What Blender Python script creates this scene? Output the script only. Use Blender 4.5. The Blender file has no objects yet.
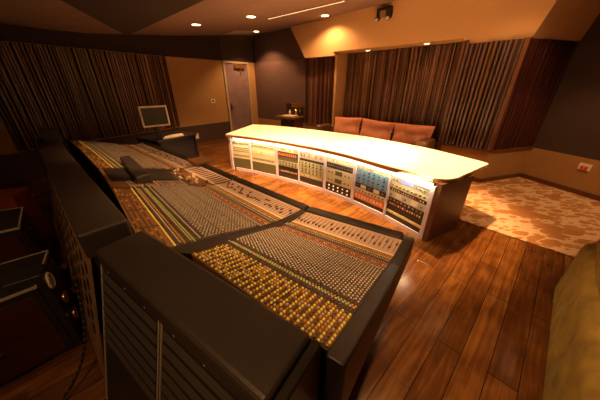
import bpy, math, random
from mathutils import Vector, Matrix
random.seed(4)
sc = bpy.context.scene
COL = sc.collection
R = math.radians
# ------------------------------------------------------------------ helpers
class MB:
    """collects polygons with material indices, then links them as ONE mesh object"""
    def __init__(s): s.v=[]; s.f=[]; s.m=[]; s.smooth=[]
    def add(s, vs, fs, mi=0, sm=False):
        o=len(s.v); s.v+= [tuple(v) for v in vs]
        for f in fs: s.f.append([i+o for i in f]); s.m.append(mi); s.smooth.append(sm)
        return s
    def hexa(s, b, t, mi=0):
        """b,t: bottom and top rings (counter-clockwise seen from above)"""
        n=len(b)
        fs=[list(range(n))[::-1], list(range(n,2*n))]
        for i in range(n):
            j=(i+1)%n; fs.append([i,j,n+j,n+i])
        return s.add(list(b)+list(t), fs, mi)
    def prism(s, poly, z0, z1, mi=0):
        if area(poly)<0: poly=poly[::-1]
        return s.hexa([(x,y,z0) for x,y in poly],[(x,y,z1) for x,y in poly],mi)
    def box(s, c, size, rz=0, mi=0):
        hx,hy,hz=[q/2 for q in size]; ca,sa=math.cos(rz),math.sin(rz)
        q=[(c[0]+x*ca-y*sa, c[1]+x*sa+y*ca) for x,y in((-hx,-hy),(hx,-hy),(hx,hy),(-hx,hy))]
        return s.prism(q,c[2]-hz,c[2]+hz,mi)
    def obox(s, o, ax, ay, az, mi=0):
        """box at corner o with edge vectors ax, ay, az"""
        o,ax,ay,az=map(Vector,(o,ax,ay,az))
        if ax.cross(ay).dot(az)<0: ax,ay=ay,ax
        return s.hexa([o,o+ax,o+ax+ay,o+ay],[o+az,o+ax+az,o+ax+ay+az,o+ay+az],mi)
    def cyl(s, p0, p1, r0, r1=None, n=16, mi=0, sm=True, cap=True):
        p0,p1=Vector(p0),Vector(p1); r1=r0 if r1 is None else r1
        d=(p1-p0).normalized(); a=d.orthogonal().normalized(); b=d.cross(a)
        A=[p0+(a*math.cos(2*math.pi*i/n)+b*math.sin(2*math.pi*i/n))*r0 for i in range(n)]
        B=[p1+(a*math.cos(2*math.pi*i/n)+b*math.sin(2*math.pi*i/n))*r1 for i in range(n)]
        o=len(s.v); s.v+=[tuple(q) for q in A+B]
        for i in range(n):
            j=(i+1)%n; s.f.append([o+i,o+j,o+n+j,o+n+i]); s.m.append(mi); s.smooth.append(sm)
        if cap:
            s.f.append([o+i for i in range(n)][::-1]); s.m.append(mi); s.smooth.append(False)
            s.f.append([o+n+i for i in range(n)]); s.m.append(mi); s.smooth.append(False)
        return s
    def mesh(s, name, mats, origin=(0,0,0)):
        me=bpy.data.meshes.new(name); ox,oy,oz=origin
        me.from_pydata([(x-ox,y-oy,z-oz) for x,y,z in s.v],[],s.f)
        for m in (mats if isinstance(mats,(list,tuple)) else [mats]): me.materials.append(m)
        me.polygons.foreach_set('material_index',s.m); me.polygons.foreach_set('use_smooth',s.smooth)
        me.update(); return me
def area(p): return sum(p[i][0]*p[(i+1)%len(p)][1]-p[(i+1)%len(p)][0]*p[i][1] for i in range(len(p)))
WO={}
def obj(name, mb, mats, parent=None, origin=None, bevel=0, kind=None, label=None, subsurf=0):
    po=WO[parent.name] if parent else Vector((0,0,0))
    if origin is None:
        if parent: origin=po
        else:
            xs=[v[0] for v in mb.v]; ys=[v[1] for v in mb.v]; zs=[v[2] for v in mb.v]
            origin=((min(xs)+max(xs))/2,(min(ys)+max(ys))/2,min(zs))
    origin=Vector(origin)
    o=bpy.data.objects.new(name, mb.mesh(name,mats,origin)); COL.objects.link(o)
    o.parent=parent; o.location=origin-po; WO[o.name]=origin
    if bevel:
        b=o.modifiers.new('bevel','BEVEL'); b.width=bevel; b.segments=3; b.limit_method='ANGLE'; b.angle_limit=R(35)
    if subsurf:
        b=o.modifiers.new('sub','SUBSURF'); b.levels=b.render_levels=subsurf
    if kind: o['kind']=kind
    if label: o['label']=label
    return o
def thing(name, loc, label, cat, group=None):
    o=bpy.data.objects.new(name,None); COL.objects.link(o); o.location=loc; WO[o.name]=Vector(loc)
    o.empty_display_size=.1
    o['label']=label; o['category']=cat
    if group: o['group']=group
    return o
def tag(o,label,cat,group=None):
    o['label']=label; o['category']=cat
    if group: o['group']=group
    return o
def lerp(a,b,t): return tuple(x+(y-x)*t for x,y in zip(a,b))
# ------------------------------------------------------------------ materials
def mat(name, col, rough=.5, metal=0, emit=None, estr=0, noise=0, nscale=8, bump=0, bscale=60, spec=.5, coat=0):
    m=bpy.data.materials.new(name); m.use_nodes=True; nt=m.node_tree; N=nt.nodes; L=nt.links
    b=N['Principled BSDF']; b.inputs['Base Color'].default_value=(*col,1); b.inputs['Roughness'].default_value=rough
    b.inputs['Metallic'].default_value=metal; b.inputs['Specular IOR Level'].default_value=spec
    b.inputs['Coat Weight'].default_value=coat
    tc=N.new('ShaderNodeTexCoord')
    nz=N.new('ShaderNodeTexNoise'); nz.inputs['Scale'].default_value=nscale; nz.inputs['Detail'].default_value=4
    L.new(tc.outputs['Object'],nz.inputs['Vector'])
    k=noise if noise else .06
    mx=N.new('ShaderNodeMix'); mx.data_type='RGBA'
    mx.inputs['A'].default_value=(*[c*(1-k) for c in col],1); mx.inputs['B'].default_value=(*[min(1,c*(1+k)) for c in col],1)
    L.new(nz.outputs['Fac'],mx.inputs['Factor']); L.new(mx.outputs['Result'],b.inputs['Base Color'])
    if emit: b.inputs['Emission Color'].default_value=(*emit,1); b.inputs['Emission Strength'].default_value=estr
    if bump:
        n2=N.new('ShaderNodeTexNoise'); n2.inputs['Scale'].default_value=bscale; L.new(tc.outputs['Object'],n2.inputs['Vector'])
        bp=N.new('ShaderNodeBump'); bp.inputs['Strength'].default_value=bump; bp.inputs['Distance'].default_value=.01
        L.new(n2.outputs['Fac'],bp.inputs['Height']); L.new(bp.outputs['Normal'],b.inputs['Normal'])
    return m
def wood_floor():
    m=mat('wood_floor',(.2,.08,.03),.2); nt=m.node_tree; N=nt.nodes; L=nt.links; b=N['Principled BSDF']
    tc=N['Texture Coordinate']
    br=N.new('ShaderNodeTexBrick'); br.inputs['Scale'].default_value=1; br.inputs['Brick Width'].default_value=1.25
    br.inputs['Row Height'].default_value=.155; br.inputs['Mortar Size'].default_value=.0025; br.inputs['Mortar Smooth'].default_value=.3
    br.offset=.37; br.offset_frequency=2
    br.inputs['Color1'].default_value=(.0,.0,.0,1); br.inputs['Color2'].default_value=(1,1,1,1); br.inputs['Mortar'].default_value=(.0,.0,.0,1)
    L.new(tc.outputs['Object'],br.inputs['Vector'])
    mp=N.new('ShaderNodeMapping'); mp.inputs['Scale'].default_value=(1.1,14,1); L.new(tc.outputs['Object'],mp.inputs['Vector'])
    nz=N.new('ShaderNodeTexNoise'); nz.inputs['Scale'].default_value=2.4; nz.inputs['Detail'].default_value=6; nz.inputs['Distortion'].default_value=.6
    L.new(mp.outputs['Vector'],nz.inputs['Vector'])
    n2=N.new('ShaderNodeTexNoise'); n2.inputs['Scale'].default_value=5; n2.inputs['Detail'].default_value=3; L.new(tc.outputs['Object'],n2.inputs['Vector'])
    a=N.new('ShaderNodeMath'); a.operation='MULTIPLY_ADD'; L.new(br.outputs['Color'],a.inputs[0]); a.inputs[1].default_value=.17
    c=N.new('ShaderNodeMath'); c.operation='MULTIPLY_ADD'; L.new(nz.outputs['Fac'],c.inputs[0]); c.inputs[1].default_value=.52
    d=N.new('ShaderNodeMath'); d.operation='MULTIPLY'; L.new(n2.outputs['Fac'],d.inputs[0]); d.inputs[1].default_value=.38
    L.new(d.outputs[0],c.inputs[2]); L.new(c.outputs[0],a.inputs[2])
    cr=N.new('ShaderNodeValToRGB'); e=cr.color_ramp.elements
    e[0].position=.22; e[0].color=(.028,.010,.003,1); e[1].position=.9; e[1].color=(.36,.16,.036,1)
    x=e.new(.52); x.color=(.125,.044,.010,1)
    L.new(a.outputs[0],cr.inputs[0])
    mx=N.new('ShaderNodeMix'); mx.data_type='RGBA'; L.new(br.outputs['Fac'],mx.inputs['Factor']); L.new(cr.outputs['Color'],mx.inputs['A']); mx.inputs['B'].default_value=(.012,.004,.002,1)
    L.new(mx.outputs['Result'],b.inputs['Base Color'])
    bp=N.new('ShaderNodeBump'); bp.inputs['Strength'].default_value=.25; bp.inputs['Distance'].default_value=.004; bp.invert=True
    L.new(br.outputs['Fac'],bp.inputs['Height'])
    b2=N.new('ShaderNodeBump'); b2.inputs['Strength'].default_value=.12; b2.inputs['Distance'].default_value=.01
    L.new(n2.outputs['Fac'],b2.inputs['Height']); L.new(bp.outputs['Normal'],b2.inputs['Normal']); L.new(b2.outputs['Normal'],b.inputs['Normal'])
    return m
def carpet_mat():
    m=mat('patterned_carpet',(.6,.5,.4),.95,spec=.1); nt=m.node_tree; N=nt.nodes; L=nt.links; b=N['Principled BSDF']; tc=N['Texture Coordinate']
    def dots(scale,thr,rnd,off):
        mp=N.new('ShaderNodeMapping'); mp.inputs['Scale'].default_value=(1,1.9,1); mp.inputs['Location'].default_value=off; mp.inputs['Rotation'].default_value=(0,0,R(20)); L.new(tc.outputs['Object'],mp.inputs['Vector'])
        nz=N.new('ShaderNodeTexNoise'); nz.inputs['Scale'].default_value=3; L.new(mp.outputs['Vector'],nz.inputs['Vector'])
        ad=N.new('ShaderNodeMix'); ad.data_type='RGBA'; ad.blend_type='ADD'; ad.inputs['Factor'].default_value=.12; L.new(mp.outputs['Vector'],ad.inputs['A']); L.new(nz.outputs['Color'],ad.inputs['B'])
        v=N.new('ShaderNodeTexVoronoi'); v.inputs['Scale'].default_value=scale; v.inputs['Randomness'].default_value=rnd; L.new(ad.outputs['Result'],v.inputs['Vector'])
        sp=N.new('ShaderNodeSeparateColor'); L.new(v.outputs['Color'],sp.inputs[0])
        k=N.new('ShaderNodeMath'); k.operation='MULTIPLY'; L.new(sp.outputs[0],k.inputs[0]); k.inputs[1].default_value=thr
        l=N.new('ShaderNodeMath'); l.operation='LESS_THAN'; L.new(v.outputs['Distance'],l.inputs[0]); L.new(k.outputs[0],l.inputs[1])
        return l
    d1=dots(3.4,.72,.9,(0,0,0)); d2=dots(8,.8,1,(3,2,0))
    base=N.new('ShaderNodeMix'); base.data_type='RGBA'; base.inputs['A'].default_value=(.60,.40,.25,1); base.inputs['B'].default_value=(.38,.17,.06,1); L.new(d1.outputs[0],base.inputs['Factor'])
    s=N.new('ShaderNodeMix'); s.data_type='RGBA'; L.new(base.outputs['Result'],s.inputs['A']); s.inputs['B'].default_value=(.42,.2,.07,1)
    sb=N.new('ShaderNodeMath'); sb.operation='SUBTRACT'; sb.use_clamp=True; L.new(d2.outputs[0],sb.inputs[0]); L.new(d1.outputs[0],sb.inputs[1])
    L.new(sb.outputs[0],s.inputs['Factor']); L.new(s.outputs['Result'],b.inputs['Base Color'])
    nz=N.new('ShaderNodeTexNoise'); nz.inputs['Scale'].default_value=250; L.new(tc.outputs['Object'],nz.inputs['Vector'])
    bp=N.new('ShaderNodeBump'); bp.inputs['Strength'].default_value=.5; bp.inputs['Distance'].default_value=.01; L.new(nz.outputs['Fac'],bp.inputs['Height']); L.new(bp.outputs['Normal'],b.inputs['Normal'])
    return m
M={}
M['floor']=wood_floor(); M['carpet']=carpet_mat()
M['wall_tan']=mat('tan_wall_paint',(.36,.20,.075),.8,noise=.08,nscale=3,bump=.1,bscale=200)
M['wall_dark']=mat('dark_fabric_wall',(.05,.028,.022),.9,noise=.15,nscale=30,bump=.2,bscale=300)
M['wall_far_up']=mat('plum_upper_wall',(.07,.035,.034),.9,noise=.1)
M['wall_purple']=mat('plum_fabric_wall',(.11,.055,.05),.9,noise=.12,nscale=20,bump=.2,bscale=300)
M['wains_dark']=mat('dark_wainscot',(.05,.025,.02),.6)
M['ceil']=mat('ceiling_brown',(.21,.125,.10),.85,noise=.08,nscale=4)
M['ceil_dark']=mat('dark_ceiling_cloud',(.025,.012,.012),.9)
M['soffit']=mat('soffit_tan_fabric',(.55,.32,.15),.85,noise=.05,nscale=40,bump=.1,bscale=300)
M['slat']=mat('walnut_slat',(.12,.055,.024),.42,noise=.45,nscale=5)
M['slat2']=mat('walnut_slat_light',(.19,.095,.065),.4,noise=.4,nscale=5)
M['slatred']=mat('reddish_slat',(.06,.014,.009),.5,noise=.4,nscale=5)
M['slatplum']=mat('plum_brown_slat',(.11,.062,.055),.3,noise=.3,nscale=5)
M['slatback']=mat('slat_backing',(.035,.014,.008),.8)
M['wood_trim']=mat('dark_wood_trim',(.12,.045,.02),.4,noise=.3,nscale=6)
M['black']=mat('satin_black',(.018,.015,.014),.45)
M['leather']=mat('black_leather_pad',(.014,.010,.008),.42,noise=.25,nscale=25,bump=.15,bscale=90)
M['bridge']=mat('charcoal_vinyl',(.040,.029,.023),.45,noise=.25,nscale=9,bump=.12,bscale=150)
M['metal_dark']=mat('dark_metal',(.07,.055,.05),.4,metal=.6)
M['louver']=mat('louver_metal',(.085,.07,.062),.42,metal=.3)
M['chrome']=mat('worn_steel',(.7,.6,.5),.35,metal=.5)
M['rearpanel']=mat('bare_steel_panel',(.35,.2,.1),.5,metal=.4,noise=.3,nscale=10)
M['top']=mat('cream_worktop',(.86,.80,.70),.35,noise=.05,nscale=6)
M['top_edge']=mat('worktop_wood_edge',(.2,.085,.03),.4)
M['stile']=mat('pale_lilac_stile',(.55,.45,.52),.45)
M['strip']=mat('channel_panel',(.050,.028,.020),.5,noise=.15,nscale=50)
M['strip_amber']=mat('channel_panel_rear',(.16,.07,.022),.5,noise=.2,nscale=60)
M['faderbed']=mat('fader_panel',(.42,.30,.24),.45)
M['slot']=mat('fader_slot',(.03,.02,.015),.6)
M['knob']=mat('grey_knob',(.22,.17,.145),.35)
M['knobd']=mat('dark_knob',(.13,.09,.075),.35)
M['knobtop']=mat('pale_knob_mark',(.62,.58,.46),.4)
M['olivebtn']=mat('olive_button',(.42,.38,.2),.4)
M['b_amber']=mat('amber_button',(.75,.40,.05),.35)
M['b_yel']=mat('yellow_button_faint_glow',(.8,.62,.1),.35,emit=(1,.6,.06),estr=.22)  # faint glow; on the near section it stands in for room light
M['b_grn']=mat('lit_green_button',(.5,.6,.1),.35,emit=(.6,.75,.05),estr=.08)
M['b_red']=mat('red_button',(.6,.06,.03),.35)
M['b_pale']=mat('pale_button',(.7,.58,.44),.4)
M['white']=mat('white_plastic',(.75,.68,.6),.4)
M['led']=mat('led_strip_glow',(1,.9,.7),.5,emit=(1,.80,.45),estr=100)
M['lamp']=mat('lamp_lens_glow',(1,.9,.7),.5,emit=(1,.66,.32),estr=9)
M['slotlight']=mat('slot_light_glow',(.9,.8,.6),.5,emit=(1,.6,.28),estr=1.1)
M['door']=mat('lilac_grey_door',(.20,.125,.135),.6,noise=.35,nscale=6,bump=.2,bscale=50)
M['jamb']=mat('pale_door_frame',(.42,.34,.27),.5)
M['coral']=mat('coral_cushion',(.85,.34,.20),.85,noise=.15,nscale=12,bump=.3,bscale=40)
M['sofa_brown']=mat('brown_leather',(.12,.06,.03),.4,noise=.2)
M['olive']=mat('olive_velvet',(.25,.17,.025),.7,noise=.85,nscale=9,bump=.6,bscale=9)
M['screen']=mat('screen_glass',(.03,.02,.01),.45,emit=(.35,.2,.06),estr=.03,spec=.2)
M['redwood']=mat('red_wood_case',(.3,.05,.02),.35,noise=.3,nscale=10)
M['redblack']=mat('dark_red_lacquer',(.05,.012,.008),.4)
M['brass']=mat('brass',(.8,.5,.15),.3,metal=1)
M['orange_face']=mat('orange_unit_face',(.8,.18,.05),.45)
M['blue_face']=mat('blue_unit_face',(.13,.28,.48),.45)
M['cream_face']=mat('cream_unit_face',(.62,.56,.36),.5)
M['green_face']=mat('sage_unit_face',(.36,.36,.22),.5)
M['olive_face']=mat('dark_olive_unit_face',(.10,.09,.04),.5)
M['black_face']=mat('black_unit_face',(.03,.025,.025),.4)
M['silver_face']=mat('silver_unit_face',(.5,.47,.43),.35,metal=.3)
M['lcd']=mat('blue_display',(.2,.25,.6),.3,emit=(.25,.3,1),estr=.8)
M['paper']=mat('paper',(.8,.7,.6),.7)
M['clear']=mat('shiny_plastic',(.85,.7,.45),.12,metal=.4)
# ------------------------------------------------------------------ camera (world units are metres, room seen from 1.7 m)
F=236.; P=R(26.17); H=1.7
cam=bpy.data.objects.new('camera',bpy.data.cameras.new('camera')); COL.objects.link(cam)
cam.location=(0,0,H); cam.rotation_euler=(R(90)-P,0,0); cam.data.sensor_width=36; cam.data.lens=F/600*36; cam.data.clip_start=.02
sc.camera=cam
def ray(u,v):
    a=u-300; b=200-v
    return (a, F*math.cos(P)+b*math.sin(P), -F*math.sin(P)+b*math.cos(P))
def at(u,v,z):
    x,y,w=ray(u,v); t=(z-H)/w; return (x*t,y*t)
def on_wall(u,v,p,q):
    """point where the sight line meets the vertical plane through p,q"""
    x,y,w=ray(u,v); ex,ey=q[0]-p[0],q[1]-p[1]
    t=(p[0]*ey-p[1]*ex)/(x*ey-y*ex); return Vector((x*t,y*t,H+w*t))
# ------------------------------------------------------------------ room plan
RAIL=.61; TOP=2.32
e1=Vector((.69,-.725)).normalized(); e2=Vector((.725,.69)).normalized()
C0=(-5.0,4.1); C1=(-3.37,6.82); C2=(-2.3,8.05); C3=(-1.68,8.72); C4=(-1.5,8.9); C5=(.15,7.58)
Q1=(.93,6.80); Q2=(2.8,4.85); V=(3.43,4.20); C6=(4.46,4.52); E1=(5.55,1.1); E2=(5.9,-1.6); E3=(-5.9,-1.6); E4=(-5.9,2.6)
def ceil_z(x,y): return max(2.56, 2.75+.0862*(x+3.37)+.078*(y-6.82))
def wall(name,p,q,z0,z1,m,th=.1,back=0,ztop=None):
    d=Vector((q[0]-p[0],q[1]-p[1])).normalized(); n=Vector((d.y,-d.x))
    c=Vector(((p[0]+q[0])/2,(p[1]+q[1])/2))
    if n.dot(Vector((.5,1.5))-c)>0: n=-n        # pointing out of the room
    a=Vector(p)+n*back; b=Vector(q)+n*back
    mb=MB(); ring=[a,b,b+n*th,a+n*th]
    if area([tuple(r) for r in ring])<0: ring=ring[::-1]
    mb.hexa([(r.x,r.y,z0) for r in ring],[(r.x,r.y,(ceil_z(r.x,r.y)+.05) if z1 is None else z1) for r in ring])
    return obj(name,mb,m,kind='structure')
# floor: rotated so that the planks run square to the niche wall
fl=bpy.data.objects.new('floor',MB().prism([(-9,-9),(9,-9),(9,9),(-9,9)],-.1,0).mesh('floor',M['floor'])); COL.objects.link(fl)
fl.rotation_euler=(0,0,math.atan2(e2.y,e2.x)); fl.location=(0,4,0); fl['kind']='structure'
# carpet on the right, behind the counter, up to the walls
ca=Vector((2.15,2.90)); cend=ca+e1*3.6
cp=obj('floor_carpet',MB().prism([tuple(ca-e1*1.9),tuple(ca+e1*4.2),tuple(ca+e1*4.2+e2*3.4),tuple(ca-e1*1.9+e2*3.4)],.0,.012),M['carpet'],kind='structure')
# ceiling
mb=MB(); nx,ny=26,26; X0,X1,Y0,Y1=-7,8,-2,11
vs=[(X0+(X1-X0)*i/nx,Y0+(Y1-Y0)*j/ny) for j in range(ny+1) for i in range(nx+1)]
n=len(vs)
top=[(x,y,ceil_z(x,y)) for x,y in vs]+[(x,y,ceil_z(x,y)+.12) for x,y in vs]
fs=[]
for j in range(ny):
    for i in range(nx):
        a=j*(nx+1)+i; fs+= [[a,a+nx+1,a+nx+2,a+1],[a+n,a+n+1,a+n+nx+2,a+n+nx+1]]
mb.add(top,fs); obj('ceiling',mb,M['ceil'],kind='structure')
# dark hanging ceiling piece on the left
zc=2.44
poly=[at(127,36,zc),at(205,0,zc),at(330,-62,zc),(-1.0,-1.5),(-5.6,-1.5),at(96,-2,zc)]
poly=[at(127,36,zc),at(205,0,zc),(.2,1.9),(.2,-1.5),(-5.5,-1.5),(-5.5,2.6),at(60,0,zc)]
obj('ceiling_cloud',MB().prism(poly,zc,2.555),M['ceil_dark'],kind='structure')
# walls
for nm,p,q,low,mid in [('wall_left',C0,C1,'wains_dark','wall_tan'),('wall_left_far',C1,C2,'wains_dark','wall_tan'),
                   ('wall_far',C4,C5,'wall_tan','wall_purple'),('wall_right',C6,E1,'wall_tan','wall_dark'),('wall_left_near',E4,C0,'wains_dark','wall_tan'),
                   ('wall_right_near',E1,E2,'wall_tan','wall_dark'),('wall_back',E2,E3,'wall_dark','wall_dark'),('wall_left_back',E3,E4,'wall_dark','wall_dark')]:
    wall(nm+'_lower',p,q,0,RAIL,M[low]); wall(nm,p,q,RAIL,TOP,M[mid])
    wall(nm+'_upper',p,q,TOP,None,M['ceil_dark'] if 'left' in nm else M['wall_far_up' if nm=='wall_far' else 'wall_dark'],back=.0 if nm not in('wall_far','wall_right','wall_left_far') else .04)
wall('wall_door_lower',C3,C4,0,RAIL,M['wall_tan']); wall('wall_door',C3,C4,RAIL,TOP,M['wall_tan'])
wall('wall_door_upper',C2,C4,TOP,None,M['wall_dark'],back=.03)
# niche wall pieces
wall('wall_niche_lower_left',C5,Q1,0,RAIL,M['wall_tan']); wall('wall_niche_left',C5,Q1,RAIL,TOP,M['slatback'],back=.05)
wall('wall_niche_lower_right',Q2,V,0,RAIL,M['wall_tan']); wall('wall_niche_right',Q2,V,RAIL,TOP,M['slatback'],back=.05)
wall('wall_corner_lower',V,C6,0,RAIL,M['wall_tan']); wall('wall_corner',V,C6,RAIL,TOP,M['slatback'],back=.05)
nd=.42
Q1b=Vector(Q1)+e2*nd; Q2b=Vector(Q2)+e2*nd
wall('wall_niche_back',tuple(Q1b-e1*.12),tuple(Q2b+e1*.12),0,2.5,M['slatback'])
obj('wall_niche_jamb_left',MB().prism([Q1,tuple(Vector(Q1)-e1*.10),tuple(Q1b-e1*.10),tuple(Q1b)],0,2.40),M['soffit'],kind='structure')
obj('wall_niche_jamb_right',MB().prism([Q2,tuple(Vector(Q2)+e1*.10),tuple(Q2b+e1*.10),tuple(Q2b)],0,2.40),M['wood_trim'],kind='structure')
obj('ceiling_niche',MB().prism([tuple(Vector(Q1)-e1*.02+e2*.02),tuple(Vector(Q2)+e1*.02+e2*.02),tuple(Q2b+e1*.02+e2*.05),tuple(Q1b-e1*.02+e2*.05)],2.40,2.5),M['soffit'],kind='structure')
# tan soffit above the niche: its face leans out towards the ceiling
def on_ceil(u,v):
    z=3.0
    for _ in range(60):
        x,y=at(u,v,z); z=z*.6+.4*ceil_z(x,y)
    return (x,y,z+.01)
S0=at(305,58,TOP); S3=at(532,38,TOP); S4=at(580,41,TOP)
T0=Vector(on_ceil(290,27)); Tm=Vector(on_ceil(390,2)); T3=T0+(Tm-T0)*1.86; T3.z=ceil_z(T3.x,T3.y)+.01; T0.z+=.0
T4=Vector((5.0,4.4,ceil_z(5.0,4.4)+.01)); b0=Vector((*S0,TOP)); b3=Vector((*S3,TOP)); b4=Vector((*S4,TOP))
mb=MB(); Lb=(b3-b0).length; sa=(Vector((*Q1,TOP))-b0).length/Lb; sb=(Vector((*Q2,TOP))-b0).length/Lb
def soff(s_,f): return (b0+(b3-b0)*s_).lerp(T0+(T3-T0)*s_,f)
fN=.08/(3.1-TOP)
def strip_grid(s0,s1,f0,n=6,m_=5):
    g=[soff(s0+(s1-s0)*i/n,f0+(1-f0)*j/m_) for j in range(m_+1) for i in range(n+1)]
    mb.add(g,[[j*(n+1)+i,j*(n+1)+i+1,(j+1)*(n+1)+i+1,(j+1)*(n+1)+i] for j in range(m_) for i in range(n)],0,True)
strip_grid(0,sa,0,3); strip_grid(sa,sb,fN,10); strip_grid(sb,1,0,4)
mb.add([b3,b4,T4,T3],[[0,1,2,3]])
def under(s0,s1,f):   # underside returning to the wall behind
    a,b=soff(s0,f),soff(s1,f); k=(e2*.14).to_3d(); mb.add([a,b,b+k,a+k],[[0,3,2,1]])
under(0,sa,0); under(sa,sb,fN); under(sb,1,0)
for q in(sa,sb):
    a,b=soff(q,0),soff(q,fN); k=(e2*.14).to_3d(); mb.add([a,b,b+k,a+k],[[0,1,2,3]])
k=Vector((.03,.14,0)); mb.add([b3,b4,b4+k,b3+k],[[0,3,2,1]])
k=Vector((.35,.35,0)); mb.add([b0,T0,T0+k,b0+k],[[0,1,2,3]])
k=Vector((.2,.4,0)); mb.add([b4,T4,T4+k,b4+k],[[3,2,1,0]])
obj('wall_soffit',mb,M['soffit'],kind='structure')
# rails and baseboards
def strip(name,p,q,z0,z1,m,out=.02):
    d=Vector((q[0]-p[0],q[1]-p[1])).normalized(); nn=Vector((d.y,-d.x))
    c=Vector(((p[0]+q[0])/2,(p[1]+q[1])/2))
    if nn.dot(Vector((.5,1.5))-c)<0: nn=-nn
    a,b=Vector(p),Vector(q)
    return obj(name,MB().prism([tuple(a-nn*.01),tuple(b-nn*.01),tuple(b+nn*out),tuple(a+nn*out)],z0,z1),m,kind='structure')
for nm,p,q in [('baseboard_niche_right',Q2,V),('baseboard_corner',V,C6),('baseboard_right',C6,E1),('baseboard_far',C4,C5),('baseboard_niche_left',C5,Q1),('baseboard_left',C0,C1),('baseboard_left_far',C1,C2)]:
    strip(nm,p,q,0.0,.09,M['wood_trim'],.018)
for nm,p,q in [('trim_niche_right',Q2,V),('trim_corner',V,C6),('trim_niche_left',C5,Q1)]:
    strip(nm,p,q,RAIL-.015,RAIL+.02,M['wood_trim'],.03)
# ------------------------------------------------------------------ slatted panels
def slat_panel(name,p,q,z0,z1,n,mats,label,wmin,wmax,dmin,dmax,out=0.0,parent_back=True,group='slatted wood acoustic panels'):
    p,q=Vector(p),Vector(q); L=(q-p).length; d=(q-p)/L; nn=Vector((d.y,-d.x)); c=(p+q)/2
    if nn.dot(Vector((.5,1.5))-c)<0: nn=-nn
    t=thing(name,(c.x,c.y,z0),label,'wall panel',group)
    a,b=p+nn*out,q+nn*out
    obj('backing',MB().prism([tuple(a),tuple(b),tuple(b+nn*.012),tuple(a+nn*.012)],z0,z1),M['slatback'],t)
    pitch=L/n
    for i in range(n):
        w=random.uniform(wmin,wmax)*pitch; dp=random.uniform(dmin,dmax); s=(i+.5)*pitch-w/2+random.uniform(-.1,.1)*pitch
        o=p+d*s+nn*(out+.010)
        m=random.choice(mats)
        obj('slat',MB().obox((o.x,o.y,z0+.002),(d.x*w,d.y*w,0),(nn.x*dp,nn.y*dp,0),(0,0,z1-z0-.004)),m,t)
    return t
SL=Vector(C0)+(Vector(C0)-Vector(C1)).normalized()*-.05
slat_panel('slatted_panel',tuple(SL),C1,RAIL+.03,TOP-.01,64,[M['slat'],M['slat'],M['slat2']],'wide dim slatted wood panel on left wall behind the mixing console','.' and .4,.75,.02,.07)
slat_panel('slatted_panel',C5,Q1,RAIL+.025,TOP-.005,20,[M['slat'],M['slat2'],M['slatred']],'narrow slatted wood panel left of the sofa niche',.4,.8,.015,.05,out=-.045)
slat_panel('slatted_panel',tuple(Q1b+e1*.02),tuple(Q2b-e1*.02),RAIL,2.39,62,[M['slat'],M['slat'],M['slat2']],'slatted wood panel recessed behind the coral cushioned sofa',.35,.75,.02,.08)
slat_panel('slatted_panel',tuple(Vector(Q2)+e1*.01),tuple(Vector(V)-e1*.06),RAIL+.025,TOP-.005,13,[M['slat'],M['slatplum'],M['slatplum']],'slatted wood panel right of sofa niche with deep bold slats',.4,.62,.05,.09,out=-.045)
slat_panel('slatted_panel',(V[0]+.04,V[1]+.02),tuple(Vector(C6)-Vector((.02,.01))),RAIL+.025,TOP-.005,17,[M['slatred'],M['slatred']],'dark reddish slatted wood panel in the right corner',.4,.7,.02,.05,out=-.045)
pv=Vector(V); obj('trim_corner_post',MB().prism([tuple(pv-e1*.06-e2*.045),tuple(pv-e2*.045+e1*.0),tuple(pv+Vector((.04,.02))),tuple(pv+e2*.05-e1*.06)],RAIL+.02,TOP),M['wood_trim'],kind='structure')
# ------------------------------------------------------------------ door
dv=(Vector(C3)-Vector(C2)); dL=dv.length; dv.normalize(); dn=Vector((dv.y,-dv.x))
if dn.dot(Vector((.5,1.5))-Vector(C2))<0: dn=-dn
t=obj('door_1',MB().prism([tuple(Vector(C2)+dv*.06),tuple(Vector(C3)-dv*.02),tuple(Vector(C3)-dv*.02-dn*.06),tuple(Vector(C2)+dv*.06-dn*.06)],0.01,TOP-.05),M['door'],kind='structure')
o=Vector(C2)+dv*.14+dn*.005
mb=MB(); mb.box((o.x,o.y,1.04),(.05,.012,.2),math.atan2(dv.y,dv.x)); mb.cyl((o.x,o.y,1.03),(o.x+dn.x*.05,o.y+dn.y*.05,1.03),.012); mb.cyl((o.x+dn.x*.05,o.y+dn.y*.05,1.03),(o.x+dn.x*.05+dv.x*.1,o.y+dn.y*.05+dv.y*.1,1.03),.012)
obj('door_handle',mb,M['metal_dark'],t)
def dpt(s,n_,z): v=Vector(C2)+dv*s+dn*n_; return (v.x,v.y,z)
mb=MB(); mb.obox(dpt(.40,0,2.14),dv.to_3d()*.36,dn.to_3d()*.07,(0,0,.09)); mb.obox(dpt(.60,.005,1.98),dv.to_3d()*.03,dn.to_3d()*.03,(0,0,.17))
obj('door_closer',mb,M['brass'],t)
mb=MB(); mb.obox(dpt(0,-.06,0),dv.to_3d()*.06,dn.to_3d()*.09,(0,0,TOP)); mb.obox(dpt(0,-.06,TOP-.05),dv.to_3d()*dL,dn.to_3d()*.09,(0,0,.05)); mb.obox(dpt(dL-.03,-.06,0),dv.to_3d()*.03,dn.to_3d()*.08,(0,0,TOP))
obj('trim_door_frame',mb,M['jamb'],kind='structure')
mt=obj('door_mat',MB().prism([dpt(.0,.05,0)[:2],dpt(.85,.05,0)[:2],dpt(.85,.5,0)[:2],dpt(.0,.5,0)[:2]],0,.012),M['paper'],bevel=.004)
tag(mt,'pale mat on the wood floor at the door','doormat')
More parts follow.
